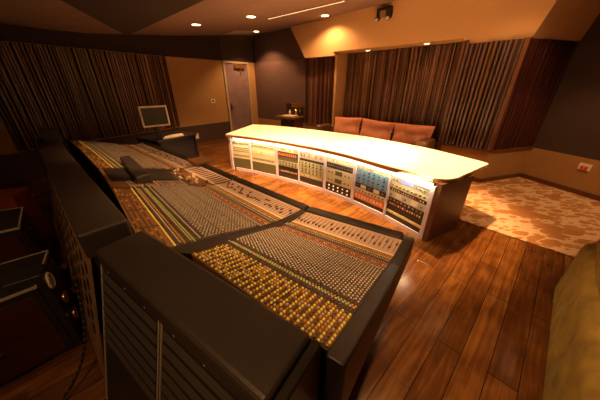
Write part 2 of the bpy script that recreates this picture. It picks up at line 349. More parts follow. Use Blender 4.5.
# wall fittings
def wall_plate(name,u,v,p,q,w,h,mats,label,cat,extra=True,off=.0):
    c=on_wall(u,v,p,q); d_=(Vector(q)-Vector(p)).normalized(); nn=Vector((d_.y,-d_.x))
    if nn.dot(Vector((.5,1.5))-Vector((c.x,c.y)))<0: nn=-nn
    c=c+nn.to_3d()*off
    t=thing(name,c,label,cat)
    D=d_.to_3d(); Nn=nn.to_3d()
    obj('plate',MB().obox(c-D*w/2-Vector((0,0,h/2)),D*w,Nn*.015,(0,0,h)),mats[0],t,bevel=.003)
    return t,c,D,Nn
t,c,D,Nn=wall_plate('thermostat',213,101,C1,C2,.13,.10,[M['white']],'small white thermostat on tan wall left of door','thermostat')
obj('display',MB().obox(c-D*.035+Nn*.0151-Vector((0,0,.025)),D*.07,Nn*.003,(0,0,.05)),M['black'],t)
t,c,D,Nn=wall_plate('wall_outlet',197,136,C1,C2,.09,.16,[M['white']],'pale outlet plate on the dark lower wall left of door','outlet')
for s in(-.035,.035): obj('socket',MB().obox(c-D*.02+Nn*.0151+Vector((0,0,s-.018)),D*.04,Nn*.003,(0,0,.036)),M['paper'],t)
t,c,D,Nn=wall_plate('wall_outlet',585,167,C6,E1,.15,.11,[M['white']],'pale outlet box with red sockets on low tan right wall','outlet')
for s in(-.045,.005): obj('socket',MB().obox(c+D*s+Nn*.0151-Vector((0,0,.045)),D*.04,Nn*.01,(0,0,.06)),M['b_red'],t)
# emergency lamp box on the soffit: two heads
x,y,w=ray(385,13); 
best=None
for i in range(60):
    for j in range(20,60):
        p=soff(i/60,j/60); rr=Vector((x,y,w)).normalized(); dd_=((p-Vector((0,0,H))).cross(rr)).length
        if best is None or dd_<best[0]: best=(dd_,p,i/60,j/60)
c=best[1]; X_t=(soff(best[2]+.02,best[3])-c).normalized(); nS=X_t.cross(soff(best[2],best[3]+.05)-c).normalized(); nS=nS if nS.y<0 else -nS
X=(Vector(b3)-Vector(b0)).normalized(); Yy=nS.cross(X); Yy=Yy if Yy.z>0 else -Yy
t=thing('emergency_light',c,'black twin-head emergency light high on the tan soffit','light')
obj('housing',MB().obox(c-X*.15-Yy*.05,X*.30,nS*.09,Yy*.14),M['black'],t,bevel=.02)
obj('face_plate',MB().obox(c-X*.06+nS*.0901-Yy*.08,X*.12,nS*.02,Yy*.12),M['rearpanel'],t,bevel=.01)
for s in(-.12,.11):
    hd=obj('lamp_head',MB().cyl(c+X*s+nS*.02-Yy*.06,c+X*s+nS*.12-Yy*.09,.035,.045),M['black'],t)
    a=c+X*s+nS*.1201-Yy*.09; obj('lens',MB().cyl(a,a+nS*.006,.034),M['white'],hd)
# ------------------------------------------------------------------ ceiling lamps
def spot(loc,aim,power,size=80,blend=.6,col=(1,.52,.20),rad=.05,name='ceiling_spot'):
    l=bpy.data.lights.new(name,'SPOT'); l.energy=power; l.color=col; l.spot_size=R(size); l.spot_blend=blend; l.shadow_soft_size=rad
    o=bpy.data.objects.new(name,l); COL.objects.link(o); o.location=loc
    o.rotation_euler=(Vector(aim)-Vector(loc)).to_track_quat('-Z','Y').to_euler(); return o
def downlight(c,label,power,size=100,blend=.5,aim=None,r=.085,glow=None):
    c=Vector(c); t=thing('recessed_downlight',c,label,'ceiling light','recessed ceiling downlights')
    mb=MB(); n=28
    for i in range(n):
        a,b=2*math.pi*i/n,2*math.pi*(i+1)/n
        for r0,r1,z0,z1 in((r,r*1.3,-.014,-.004),):
            q=[(r0,a,z0),(r0,b,z0),(r1,b,z1),(r1,a,z1)]
            mb.add([(c.x+R_*math.cos(A),c.y+R_*math.sin(A),c.z+Z) for R_,A,Z in q],[[0,1,2,3]])
        q=[(r*1.0,a,-.014),(r*1.0,b,-.014),(r*1.0,b,.02),(r*1.0,a,.02)]
        mb.add([(c.x+R_*math.cos(A),c.y+R_*math.sin(A),c.z+Z) for R_,A,Z in q],[[3,2,1,0]])
    obj('trim_ring',mb,M['jamb'],t)
    obj('lens',MB().cyl((c.x,c.y,c.z-.010),(c.x,c.y,c.z-.002),r*.97,n=28),glow or M['lamp'],t)
    if power: spot((c.x,c.y,c.z-.03),aim or (c.x,c.y,0),power,size,blend)
    return t
K=1.0
for u,v,lab,pw,sz in [(196,24,'leftmost round ceiling downlight, over the wood floor left of the door',110,90),
                   (251,16,'round ceiling downlight left of the long slot light',170,110),
                   (256,31,'round ceiling downlight at the tip of the pale ceiling vent',190,120),
                   (325,15,'round ceiling downlight directly in front of the tan soffit',110,150)]:
    x,y,z=on_ceil(u,v); downlight((x,y,z-.012),lab,pw*K,sz)
for u,v,lab in [(368,50,'small downlight in the niche ceiling, left one above the coral cushions'),(427,43,'small downlight in the niche ceiling, right one above the coral cushions')]:
    x,y=at(u,v,2.399); downlight((x,y,2.398),lab,10*K,100,r=.055)
# the next lamps of the rows, just outside the frame; two added fills behind the console
x,y,z=on_ceil(468,-12); downlight((x,y,z-.012),'ceiling downlight before soffit, right of the emergency light',130*K,150)
for (x,y),aim,pw,sz,lab in [((1.55,3.2),(1.5,3.35,0.3),950,74,'ceiling downlight over the right end of the rack counter'),
        ((.35,3.3),(.4,3.95,.4),1150,84,'ceiling downlight over the middle of the rack counter'),
        ((-.75,3.4),(-.7,4.7,.4),750,68,'ceiling downlight over the left end of the rack counter'),
        ((4.0,2.6),(3.9,3.3,0),170,85,'ceiling downlight over the patterned carpet'),
        ((-.35,1.9),(-.6,1.9,0),120,80,'ceiling downlight over the middle of the console'),
        ((-1.3,2.3),(-1.9,3.1,0.6),130,70,'ceiling downlight over the far end of the console'),
        ((.85,1.3),(.70,1.4,.2),140,74,'ceiling downlight over the near end of the console'),
        ((-.5,-.2),(-.5,.3,.6),55,120,'added unseen fill downlight behind the console, nearest the camera'),  # unseen fill, added to lighten the cabinet tops
        ((-2.3,.1),(-1.9,1.3,.4),24,75,'added unseen fill downlight over the equipment cases behind the console'),  # added out of view to light the louvres and gear
        ((2.9,3.4),(3.0,4.2,1.0),70,100,'ceiling downlight before the bold slatted panel')]:
    downlight((x,y,(zc if x<.2 and y<3.2 else ceil_z(x,y))-.012),lab,pw*K,sz,aim=aim)
# slot light
mbs=MB(); a=Vector(on_ceil(268,18.5)); b=Vector(on_ceil(344,.5)); dd=(b-a).normalized(); sd=Vector((dd.y,-dd.x,0)).normalized()*.05
t=thing('slot_light',(a+b)/2,'long thin glowing slot light running across brown ceiling','ceiling light')
down=Vector((0,0,-.02))
obj('diffuser',MB().obox(a-sd*.5+down,(b-a),sd,(0,0,.008)),M['slotlight'],t)
for s in(-1,.5): obj('rim',MB().obox(a+sd*(s if s<0 else .5)+down-Vector((0,0,.004)),(b-a),sd*.35,(0,0,.016)),M['ceil'],t)
q=[Vector(on_ceil(*p)) for p in((224,33.5),(233,30.5),(254,31),(252,33))]
vt=obj('ceiling_vent',MB().hexa([(p.x,p.y,p.z-.03) for p in q][::1],[(p.x,p.y,p.z-.012) for p in q]),M['jamb']); tag(vt,'flat pale vent panel on ceiling left of a downlight','vent')
# ------------------------------------------------------------------ rack counter
FR=[(-1.48,5.01),(-1.02,4.79),(-.45,4.44),(-.02,4.14),(.42,3.78),(.82,3.36),(1.18,2.89),(1.48,2.36)]
def off(poly,dist):
    out=[]
    for i,p in enumerate(poly):
        a=Vector(poly[max(0,i-1)]); b=Vector(poly[min(len(poly)-1,i+1)]); d_=(b-a).normalized(); out.append(tuple(Vector(p)+Vector((-d_.y,d_.x))*dist))
    return out
rc=thing('rack_counter',(0,4.3,0),'long curved counter with cream top and seven lit equipment bays','counter')
fz0,fz1=.0,.70
backl=off(FR,.62)
# carcass: back, base, top deck, dividers
mb=MB()
for i in range(7):
    a,b=FR[i],FR[i+1]; A,B=backl[i],backl[i+1]
    mb.prism([lerp(a,A,.04),lerp(b,B,.04),B,A],0,.055); mb.prism([lerp(a,A,.04),lerp(b,B,.04),B,A],.665,.70)
    mb.prism([lerp(a,A,.55),lerp(b,B,.55),B,A],.055,.665)
obj('carcass',mb,M['wood_trim'],rc)
mb=MB(); mb.prism([FR[7],backl[7],tuple(Vector(backl[7])+Vector((.03,-.045))),tuple(Vector(FR[7])+Vector((.03,-.045)))],0,.738)
obj('end_panel',mb,M['wood_trim'],rc,label='dark wood end panel')
mb=MB(); mb.prism([FR[0],backl[0],tuple(Vector(backl[0])+Vector((-.04,.02))),tuple(Vector(FR[0])+Vector((-.04,.02)))],0,.738)
obj('end_panel',mb,M['stile'],rc)
bays=[]
for i in range(8):
    p=Vector(FR[i]); a=Vector(FR[max(0,i-1)]); b=Vector(FR[min(7,i+1)]); d_=(b-a).normalized(); nb=Vector((-d_.y,d_.x))
    w=.05 if i in(2,5,4,7) else .03
    mb=MB(); s=p-d_*w/2; 
    if i==0: s=p
    if i==7: s=p-d_*w
    mb.prism([tuple(s-nb*.012),tuple(s+d_*w-nb*.012),tuple(s+d_*w+nb*.3),tuple(s+nb*.3)],0.0,.70)
    obj('stile',mb,M['stile'],rc,bevel=.003,label='pale lilac upright')
    bays.append((p,w))
for i in range(7):
    a,b=Vector(FR[i]),Vector(FR[i+1]); d_=(b-a).normalized(); nb=Vector((-d_.y,d_.x)); a2=a+d_*.02; b2=b-d_*.02
    if i==0: a2=a+d_*.09
    obj('bottom_rail',MB().prism([tuple(a2-nb*.008),tuple(b2-nb*.008),tuple(b2+nb*.03),tuple(a2+nb*.03)],0,.06),M['stile'],rc)
    obj('top_rail',MB().prism([tuple(a2-nb*.004),tuple(b2-nb*.004),tuple(b2+nb*.03),tuple(a2+nb*.03)],.64,.70),M['stile'],rc)
    o1=MB().prism([tuple(a2-nb*.066),tuple(b2-nb*.066),tuple(b2-nb*.046),tuple(a2-nb*.046)],.727,.735)
    obj('led_strip',o1,M['led'],rc,label='glowing warm strip under the worktop edge')
# worktop
def smooth_line(pts,k=4):
    out=[]
    for i in range(len(pts)-1):
        p0=Vector(pts[max(0,i-1)]);p1=Vector(pts[i]);p2=Vector(pts[i+1]);p3=Vector(pts[min(len(pts)-1,i+2)])
        for j in range(k):
            t_=j/k; out.append(tuple(.5*((2*p1)+(p2-p0)*t_+(2*p0-5*p1+4*p2-p3)*t_*t_+(3*p1-p0-3*p2+p3)*t_**3)))
    out.append(tuple(pts[-1])); return out
TF=off(FR,-.085); TF[0]=(-1.525,4.93); TF[-1]=(1.46,2.42)
front=smooth_line(TF); front+= [(1.60,2.38),(1.72,2.42)]
backp=[(2.43,2.93),(2.40,3.05),(2.12,3.62),(1.98,3.84),(1.63,4.28),(1.29,4.68),(.55,5.27),(-.24,5.82),(-.75,6.08),(-1.20,6.22)]
poly=front+backp
obj('worktop',MB().prism(poly,.742,.782),[M['top']],rc,bevel=.004)
# thin wood edge below the top
ed=[tuple(Vector(p)+ (Vector((0.3,4.4))-Vector(p)).normalized()*.012) for p in poly]
obj('edge_band',MB().prism(ed,.735,.742),M['top_edge'],rc)
mb=MB()
for i in range(len(front)-1):
    a,b=Vector(front[i]),Vector(front[i+1]); d_=(b-a).normalized(); nb=Vector((-d_.y,d_.x))
    mb.prism([tuple(a-nb*.006),tuple(b-nb*.006),tuple(b+nb*.001),tuple(a+nb*.001)],.722,.768)
obj('front_nosing',mb,M['top_edge'],rc,label='dark wood nosing along the worktop front')
# rack units
def rack_unit(bay,z0,z1,face,style,label):
    a,b=Vector(FR[bay]),Vector(FR[bay+1]); d_=(b-a).normalized(); nb=Vector((-d_.y,d_.x))
    wa=bays[bay][1]*(1 if bay==0 else .5); wb=bays[bay+1][1]*(1 if bay==6 else .5)
    L=(b-a).length-wa-wb-.006; o=a+d_*(wa+.003)+nb*.012; D=d_.to_3d(); Nf=(-nb).to_3d()
    z0+=.0015; z1-=.0015
    base=Vector((o.x,o.y,z0))+D*L/2
    t=thing('rack_unit',base,label,'rack unit','audio rack units in the counter bays')
    o3=Vector((o.x,o.y,z0)); h=z1-z0
    obj('chassis',MB().obox(o3+D*.015-Nf*.25,D*(L-.03),Nf*.249,(0,0,h)),M['metal_dark'],t)
    obj('front_panel',MB().obox(o3,D*L,Nf*.006,(0,0,h)),M[face],t,bevel=.0015)
    def knob(s,zz,r,m):
        p=o3+D*(L*s)+Vector((0,0,h*zz))+Nf*.006; obj('knob',MB().cyl(p,p+Nf*.016,r,r*.85,n=12),M[m],t)
    def panel(s0,s1,y0,y1,m,nm,dep=.004):
        p=o3+D*(L*s0)+Vector((0,0,h*y0))+Nf*.006; obj(nm,MB().obox(p,D*(L*(s1-s0)),Nf*dep,(0,0,h*(y1-y0))),M[m],t)
    if style=='knobs':
        n=9
        for i in range(n): knob((i+.8)/(n+.6),.5,min(.013,h*.3),'knobd')
    elif style=='knobs2':
        n=6
        for r_ in(.28,.72):
            for i in range(n): knob((i+.8)/(n+.6),r_,min(.013,h*.16),random.choice(['knobd','black']))
    elif style=='wknobs':
        n=5
        for r_ in(.3,.72):
            for i in range(n): knob((i+.8)/(n+.6),r_,.014,'white')
    elif style=='redlit':
        for i in range(9): panel(.05+i*.1,.05+i*.1+.055,.25,.75,'orange_face' if face!='orange_face' else 'cream_face','meter')
    elif style=='meter':
        panel(.36,.62,.25,.8,'olive_face','meter')
        for s in(.12,.24,.74,.88): knob(s,.5,.014,'knobd')
    elif style=='lcd':
        panel(.28,.58,.3,.8,'lcd','display')
        for s in(.08,.18,.7,.8,.9): knob(s,.5,.012,'knobd')
    elif style=='buttons':
        for i in range(14): panel(.06+i*.064,.06+i*.064+.03,.3,.7,random.choice(['b_pale','b_pale','b_amber','b_grn','b_red']),'button')
    elif style=='vu':
        for s in(.2,.62):
            panel(s,s+.17,.15,.85,'b_pale','meter')
        for s in(.08,.48,.9): knob(s,.5,.012,'knobd')
    elif style=='vents':
        for i in range(3): panel(.05,.95,.2+i*.25,.27+i*.25,'slot','vent',.002)
    elif style=='holes':
        for i in range(18): panel(.05+i*.05,.05+i*.05+.028,.32,.68,'knobd','socket',.002)
    return t
U=[ # (height share, face, style, description)
 [(2,'cream_face','holes','pale patch panel with sockets, top of the leftmost bay'),(3,'cream_face','vents','cream vented unit below the patch panel in the leftmost bay'),(2.5,'cream_face','holes','lower cream socket panel in the leftmost bay'),(4.5,'olive_face','plain','blank dark olive panel at foot of the leftmost bay')],
 [(2,'cream_face','holes','pale patch panel with sockets, top of second bay from left'),(3,'cream_face','buttons','cream unit with small buttons in second bay from left'),(2.5,'cream_face','holes','lower cream socket panel in second bay from left'),(4,'olive_face','plain','blank dark olive panel at foot of second bay from left')],
 [(1.5,'cream_face','buttons','cream button unit at top of third bay from left'),(2,'black_face','redlit','black unit with row of orange lit meters in third bay'),(1.3,'olive_face','plain','blank olive strip below orange meters in third bay'),(2.2,'green_face','knobs2','sage unit with two knob rows in third bay'),(1.4,'black_face','vents','black vented unit in third bay'),(1.2,'black_face','buttons','black unit with lit buttons low in third bay'),(2,'black_face','plain','blank black panel at foot of third bay')],
 [(2.4,'silver_face','buttons','bright silver button unit at top of middle bay'),(.8,'black_face','plain','black strip under silver unit in middle bay'),(2.2,'green_face','knobs2','upper sage unit with dark knobs in middle bay'),(2.2,'green_face','knobs2','lower sage unit with dark knobs in middle bay'),(1.4,'green_face','buttons','sage unit with lit buttons in middle bay'),(2.2,'black_face','plain','blank black panel at foot of middle bay')],
 [(1.6,'silver_face','buttons','silver unit at top of fifth bay from left'),(1.8,'black_face','knobs','black unit with row of knobs in fifth bay from left'),(2.6,'cream_face','meter','upper cream unit with dark meter in fifth bay'),(2.6,'cream_face','meter','lower cream unit with dark meter in fifth bay'),(3,'black_face','wknobs','black unit with white round dials at foot of fifth bay')],
 [(1,'silver_face','buttons','silver strip unit at top of blue and orange bay'),(2.2,'blue_face','knobs2','upper blue unit with dark knobs'),(2.2,'blue_face','knobs2','lower blue unit with dark knobs'),(1.6,'black_face','vu','black unit with two lit dials under the blue units'),(1.4,'cream_face','knobs','cream knob strip above the orange unit'),(2.2,'orange_face','redlit','bright orange unit with pale windows'),(1.2,'black_face','plain','blank black strip below the orange unit')],
 [(1.6,'silver_face','lcd','silver unit with blue display, top of the rightmost bay'),(1.7,'cream_face','knobs','cream knob unit below blue display in rightmost bay'),(1,'black_face','buttons','black unit with coloured buttons in rightmost bay'),(2,'silver_face','vu','silver unit with two pale dials in rightmost bay'),(1.2,'black_face','knobs','black knob unit in middle of rightmost bay'),(1.2,'black_face','buttons','lower black button unit in rightmost bay'),(1.6,'black_face','vents','black vented unit low in rightmost bay'),(.9,'cream_face','buttons','cream strip with buttons low in rightmost bay'),(1.4,'black_face','plain','blank black panel at foot of the rightmost bay')]]
for bi,units in enumerate(U):
    tot=sum(u[0] for u in units); z=.64
    for hh,face,st,lab in units:
        dz=hh/tot*.58; rack_unit(bi,z-dz,z,face,st,lab); z-=dz
# ------------------------------------------------------------------ mixing console
con=thing('mixing_console',(-1.2,2.1,0),'huge angled audio mixing console covered in rows of knobs and faders','mixing console')
PROF=[(0,.95),(.62,.775),(.70,.757),(.80,.742),(1.0,.74)]
def zprof(t_):
    for (a,za),(b,zb) in zip(PROF,PROF[1:]):
        if t_<=b: return za+(zb-za)*(t_-a)/(b-a)
    return PROF[-1][1]
SEC={'A':((.085,.455),(-.535,.925),(.70,1.33),(.055,1.725),24),
     'B':((-.76,.93),(-1.50,1.73),(.01,1.77),(-.75,2.45),30),
     'M':((-1.515,1.745),(-1.99,2.23),(-.77,2.47),(-1.33,2.98),12),
     'C':((-2.01,2.25),(-2.82,3.00),(-1.36,3.01),(-2.22,3.74),22),
     'D':((-2.84,3.02),(-3.46,3.56),(-2.25,3.76),(-2.85,4.28),17)}
def S(k,s,t_,h=0):
    ra,rb,fa,fb,_=SEC[k]; a=lerp(ra,rb,s); b=lerp(fa,fb,s); x,y=lerp(a,b,t_); return Vector((x,y,zprof(t_)+h))
def surf(mb,k,s0,s1,t0,t1,h0,h1,mi=0):
    ts=[t0]+[t_ for t_,_ in PROF if t0<t_<t1]+[t1]
    for a,b in zip(ts,ts[1:]):
        mb.hexa([S(k,s0,a,h0),S(k,s0,b,h0),S(k,s1,b,h0),S(k,s1,a,h0)],[S(k,s0,a,h1),S(k,s0,b,h1),S(k,s1,b,h1),S(k,s1,a,h1)],mi)
KNOB=[];BTN=[];FAD=[]
for k,(ra,rb,fa,fb,n) in SEC.items():
    mb=MB()
    surf(mb,k,0,1,0,.12 if k!='A' else .19,-.05,0,1); surf(mb,k,0,1,.12 if k!='A' else .19,.655,-.05,0,0)
    surf(mb,k,0,1,.655,.80,-.05,.0,1); surf(mb,k,0,1,.80,1.0,-.05,0,2)
    surf(mb,k,0,1,.80,.812,0,.004,4)
    if k!='M':
        for i in range(n):
            s0=(i+.5)/n; surf(mb,k,s0-.06/n,s0+.06/n,.845,.975,0,.0015,3)
            if i and i%8==0: surf(mb,k,i/n-.04/n,i/n+.04/n,.01,.655,0,.004,3)
    obj('channel_panel',mb,[M['strip'],M['strip_amber'],M['faderbed'],M['slot'],M['b_pale']],con)
    if k=='M': continue
    for i in range(n):
        c0=(i+.5)/n
        def two(t_,typ,m,hw=.24):
            for q in(-hw,hw):
                if typ=='s': KNOB.append((S(k,c0+q/n,t_+(.0098 if q>0 else 0)),k,m)); continue
                (KNOB if typ=='k' else BTN).append((S(k,c0+q/n,t_),k,m))
        if k=='A':
            rows=[]
            for j in range(11):
                BTN.append((S(k,c0-.25/n,.012+.0175*j),k,'b_yel' if (j+i)%4 else 'b_amber'))
                BTN.append((S(k,c0+.22/n,.012+.0175*j),k,random.choice(['b_amber','knobd','knobd','b_pale','strip_amber'])))
            rows+=[(.215,'k','knob'),(.24,'b','b_grn' if i%3 else 'b_amber')]
        else:
            rows=[(.015+.024*j,'b',random.choice(['strip_amber','b_amber','knobd'])) for j in range(4)]
            rows+=[(.118,'b','b_yel'),(.14,'k','knob'),(.163,'b','b_amber'),(.188,'k','knob'),(.21,'b','b_grn'),(.235,'k','knob')]
        for j in range(18): rows.append((.262+.0197*j,'s','knob' if (j%6!=5) else 'knobd'))
        rows+=[(.625,'b','b_pale'),(.645,'b','olivebtn'),(.668,'b','b_red' if i%2 else 'b_pale'),(.657,'b','b_red'),(.69,'b','olivebtn'),(.712,'k','knob'),(.735,'k','knob'),(.757,'b','olivebtn' if i%2 else 'b_pale'),(.78,'b','b_amber')]
        for t_,ty,m in rows: two(t_,ty,m)
        for j in range(13):   # little square switches in the gutter between knob columns
            if random.random()<.75: BTN.append((S(k,c0+.5/n-.02/n,.278+.026*j),k,random.choice(['b_pale','b_pale','b_red','knobtop','b_amber','b_grn'])))
        FAD.append((S(k,c0,random.choice([.86,.87,.88,.9,.93])),k))
def tilt(k,flat=False):
    ra,rb,fa,fb,_=SEC[k]; x=(Vector(ra)-Vector(rb)).normalized().to_3d(); 
    a=S(k,.5,.2);b=S(k,.5,.6) if not flat else S(k,.5,.6); y=(b-a).normalized()
    if flat: y=(S(k,.5,.99)-S(k,.5,.85)).normalized()
    z=x.cross(y); 
    if z.z<0: x=-x; z=x.cross(y)
    z.normalize(); y=z.cross(x)
    return Matrix((x,y,z)).transposed()
T={k:tilt(k) for k in SEC}; TFm={k:tilt(k,True) for k in SEC}
kb=MB(); kb.cyl((0,0,0),(0,0,.003),.0085,n=10,mi=0); kb.cyl((0,0,.003),(0,0,.016),.0066,.0058,n=10,mi=0); kb.cyl((0,0,.016),(0,0,.0168),.0042,n=8,mi=1)
bb=MB(); bb.hexa([(-.0042,-.0042,0),(.0042,-.0042,0),(.0042,.0042,0),(-.0042,.0042,0)],[(-.0034,-.0034,.006),(.0034,-.0034,.006),(.0034,.0034,.006),(-.0034,.0034,.006)])
CAM=Vector((0,0,H))
def scatter(items,proto,name,slots):
    items=sorted(items,key=lambda q:(q[0]-CAM).length)
    cache={}; org=WO[con.name]
    for p,k,m in items[:100]:
        if m not in cache: cache[m]=proto.mesh(name,[M[m],M['knobtop']])
        o=bpy.data.objects.new(name,cache[m]); COL.objects.link(o); o.parent=con
        o.matrix_local=Matrix.Translation(p-org)@T[k].to_4x4()
    mats=sorted(set(q[2] for q in items)|{'knobtop'}); mb=MB()
    for p,k,m in items[100:]:
        R3=T[k]; mb_v=[R3@Vector(v)+p for v in proto.v]
        o=len(mb.v); mb.v+=[tuple(v) for v in mb_v]; mi=mats.index(m); mt=mats.index('knobtop')
        for f,fm,fs in zip(proto.f,proto.m,proto.smooth): mb.f.append([i+o for i in f]); mb.m.append(mt if fm else mi); mb.smooth.append(fs)
    obj(name+'s',mb,[M[m] for m in mats],con,kind='stuff')
scatter(KNOB,kb,'knob',None); scatter(BTN,bb,'button',None)
fb_=MB(); fb_.hexa([(-.006,-.013,0),(.006,-.013,0),(.006,.013,0),(-.006,.013,0)],[(-.0045,-.010,.012),(.0045,-.010,.012),(.0045,.010,.012),(-.0045,.010,.012)]); fb_.obox((-.0045,-.0007,.0121),(.009,0,0),(0,.0014,0),(0,0,.0005),1)
fm_=fb_.mesh('fader_cap',[M['knobd'],M['white']])
for p,k in FAD:
    o=bpy.data.objects.new('fader_cap',fm_); COL.objects.link(o); o.parent=con; o.matrix_local=Matrix.Translation(p-WO[con.name])@TFm[k].to_4x4()
# dark wedge panels between sections
def wedge(k1,k2,m='bridge'):
    a,b,c,d_=S(k1,1,0),S(k1,1,1),S(k2,0,1),S(k2,0,0); mb=MB()
    n=12
    for i in range(n):
        t0,t1=i/n,(i+1)/n
        q=[S(k1,1,t0),S(k1,1,t1),S(k2,0,t1),S(k2,0,t0)]
        mb.hexa([v-Vector((0,0,.04)) for v in q],[v+Vector((0,0,.003)) for v in q])
    obj('wedge_panel',mb,M[m],con)
wedge('A','B','leather'); wedge('B','M','leather'); wedge('M','C'); wedge('C','D')
# armrest: padded strip along the operator's edge
FL=[S('A',0,1),S('A',1,1),S('B',0,1),S('B',1,1),S('M',0,1),S('M',1,1),S('C',0,1),S('C',1,1),S('D',0,1),S('D',1,1)]
line=[(FL[0].x,FL[0].y),((FL[1].x+FL[2].x)/2,(FL[1].y+FL[2].y)/2),((FL[3].x+FL[4].x)/2,(FL[3].y+FL[4].y)/2),((FL[5].x+FL[6].x)/2,(FL[5].y+FL[6].y)/2),((FL[7].x+FL[8].x)/2,(FL[7].y+FL[8].y)/2),(FL[9].x,FL[9].y)]
outer=off(line,-.10)
for i in range(5):
    q=[lerp(line[i],line[i+1],.003),lerp(line[i],line[i+1],.997),lerp(outer[i],outer[i+1],.997),lerp(outer[i],outer[i+1],.003)]
    obj('armrest',MB().prism(q,.66,.752),M['leather'],con,bevel=.02,label='black padded armrest')
# right end cheek with rounded front
def cheek(k,s,outdir):
    od=Vector(outdir).normalized().to_3d()*.07; ts=[-.02,.2,.45,.7,.85,1.0,1.06,1.10]
    pts=[]
    for t_ in ts:
        tt=min(t_,1); base=S(k,s,tt)+(S(k,s,1)-S(k,s,.9)).to_2d().to_3d()*((t_-tt)*10)
        h=.014 if t_<1.05 else(.006 if t_<1.08 else -.015); base.z=zprof(max(0,tt))+h; pts.append(base)
    ring=[]
    for i_,a in enumerate(pts):
        o_=od*(.55 if i_==len(pts)-1 else 1); lo=Vector((a.x,a.y,.60))
        ring.append([lo,a,a+o_,lo+o_])
    mb=MB(); n_=len(ring); vs_=[v for r_ in ring for v in r_]; fs_=[]
    for i_ in range(n_-1):
        for j_ in range(4): fs_.append([i_*4+j_,i_*4+(j_+1)%4,(i_+1)*4+(j_+1)%4,(i_+1)*4+j_])
    fs_+=[[3,2,1,0],[(n_-1)*4+q for q in range(4)]]
    if ((pts[-1]-pts[0]).cross(od)).z>0: fs_=[f[::-1] for f in fs_]
    mb.add(vs_,fs_)
    obj('end_cheek',mb,M['leather'],con,bevel=.012,label='black padded end cheek')
ex=Vector((.645,-.395)).normalized()
cheek('A',0,(ex.x,ex.y)); cheek('D',1,(-.7,.65))
# underside body and legs
mb=MB()
for k in SEC:
    q=[S(k,0,.02),S(k,0,.62),S(k,1,.62),S(k,1,.02)]
    lo=[Vector((v.x,v.y,.45)) for v in q]; lo[1]=Vector((*S(k,0,.45).to_2d(),.55)); lo[2]=Vector((*S(k,1,.45).to_2d(),.55))
    mb.hexa(lo,[v-Vector((0,0,.052)) for v in q])
    q=[S(k,0,.45),S(k,0,.99),S(k,1,.99),S(k,1,.45)]
    mb.hexa([Vector((v.x,v.y,.62)) for v in q],[v-Vector((0,0,.052)) for v in q])
obj('under_body',mb,M['black'],con)
for k,s in (('A',.03),('A',.97),('B',.5),('B',.97),('C',.05),('C',.97),('D',.95)):
    a=S(k,s,.1);b=S(k,s,.8); d_=(S(k,1,.5)-S(k,0,.5)).to_2d().normalized()*.06
    mb=MB().hexa([(a.x,a.y,0),(b.x,b.y,0),(b.x+d_.x,b.y+d_.y,0),(a.x+d_.x,a.y+d_.y,0)],[(a.x,a.y,.6),(b.x,b.y,.62),(b.x+d_.x,b.y+d_.y,.62),(a.x+d_.x,a.y+d_.y,.6)])
    obj('leg',mb,M['black'],con)
# ---- meter bridge cabinets behind the channel sections
ZB=1.05
def cabinet(f0,f1,r0,r1,ztop,zbot=.05,end_trim=False,name='bridge_cabinet'):
    f0,f1,r0,r1=map(Vector,(f0,f1,r0,r1)); z2=.93
    mb=MB(); mb.prism([tuple(f0),tuple(f1),tuple(r1),tuple(r0)],.9,ztop)
    o=obj(name,mb,M['bridge'],con,bevel=.018,label='charcoal top box of the meter bridge')
    i0,i1=lerp(f0,r0,.12),lerp(f1,r1,.12); j0,j1=lerp(f0,r0,.90),lerp(f1,r1,.90)
    mb=MB(); mb.prism([i0,i1,j1,j0],zbot,.905); obj('rear_frame',mb,M['black'],con)
    return (j0,j1)
f0=Vector((.035,.445)); f1=Vector((-.79,1.0)); dirc=(f1-f0).normalized(); nr=Vector((-dirc.y,dirc.x)); 
if nr.y>0: nr=-nr
r1=Vector((-.905,.83)); r0=f0+nr*.21; r1=f1+nr*.205
j0,j1=cabinet(f0,f1,r0,r1,ZB)
# end trim strip on the near end
mb=MB(); od=-dirc*.035
mb.prism([tuple(f0-dirc*.004),tuple(r0-dirc*.004),tuple(r0+od),tuple(f0+od)],.60,ZB-.012); obj('end_trim',mb,M['leather'],con,bevel=.008)
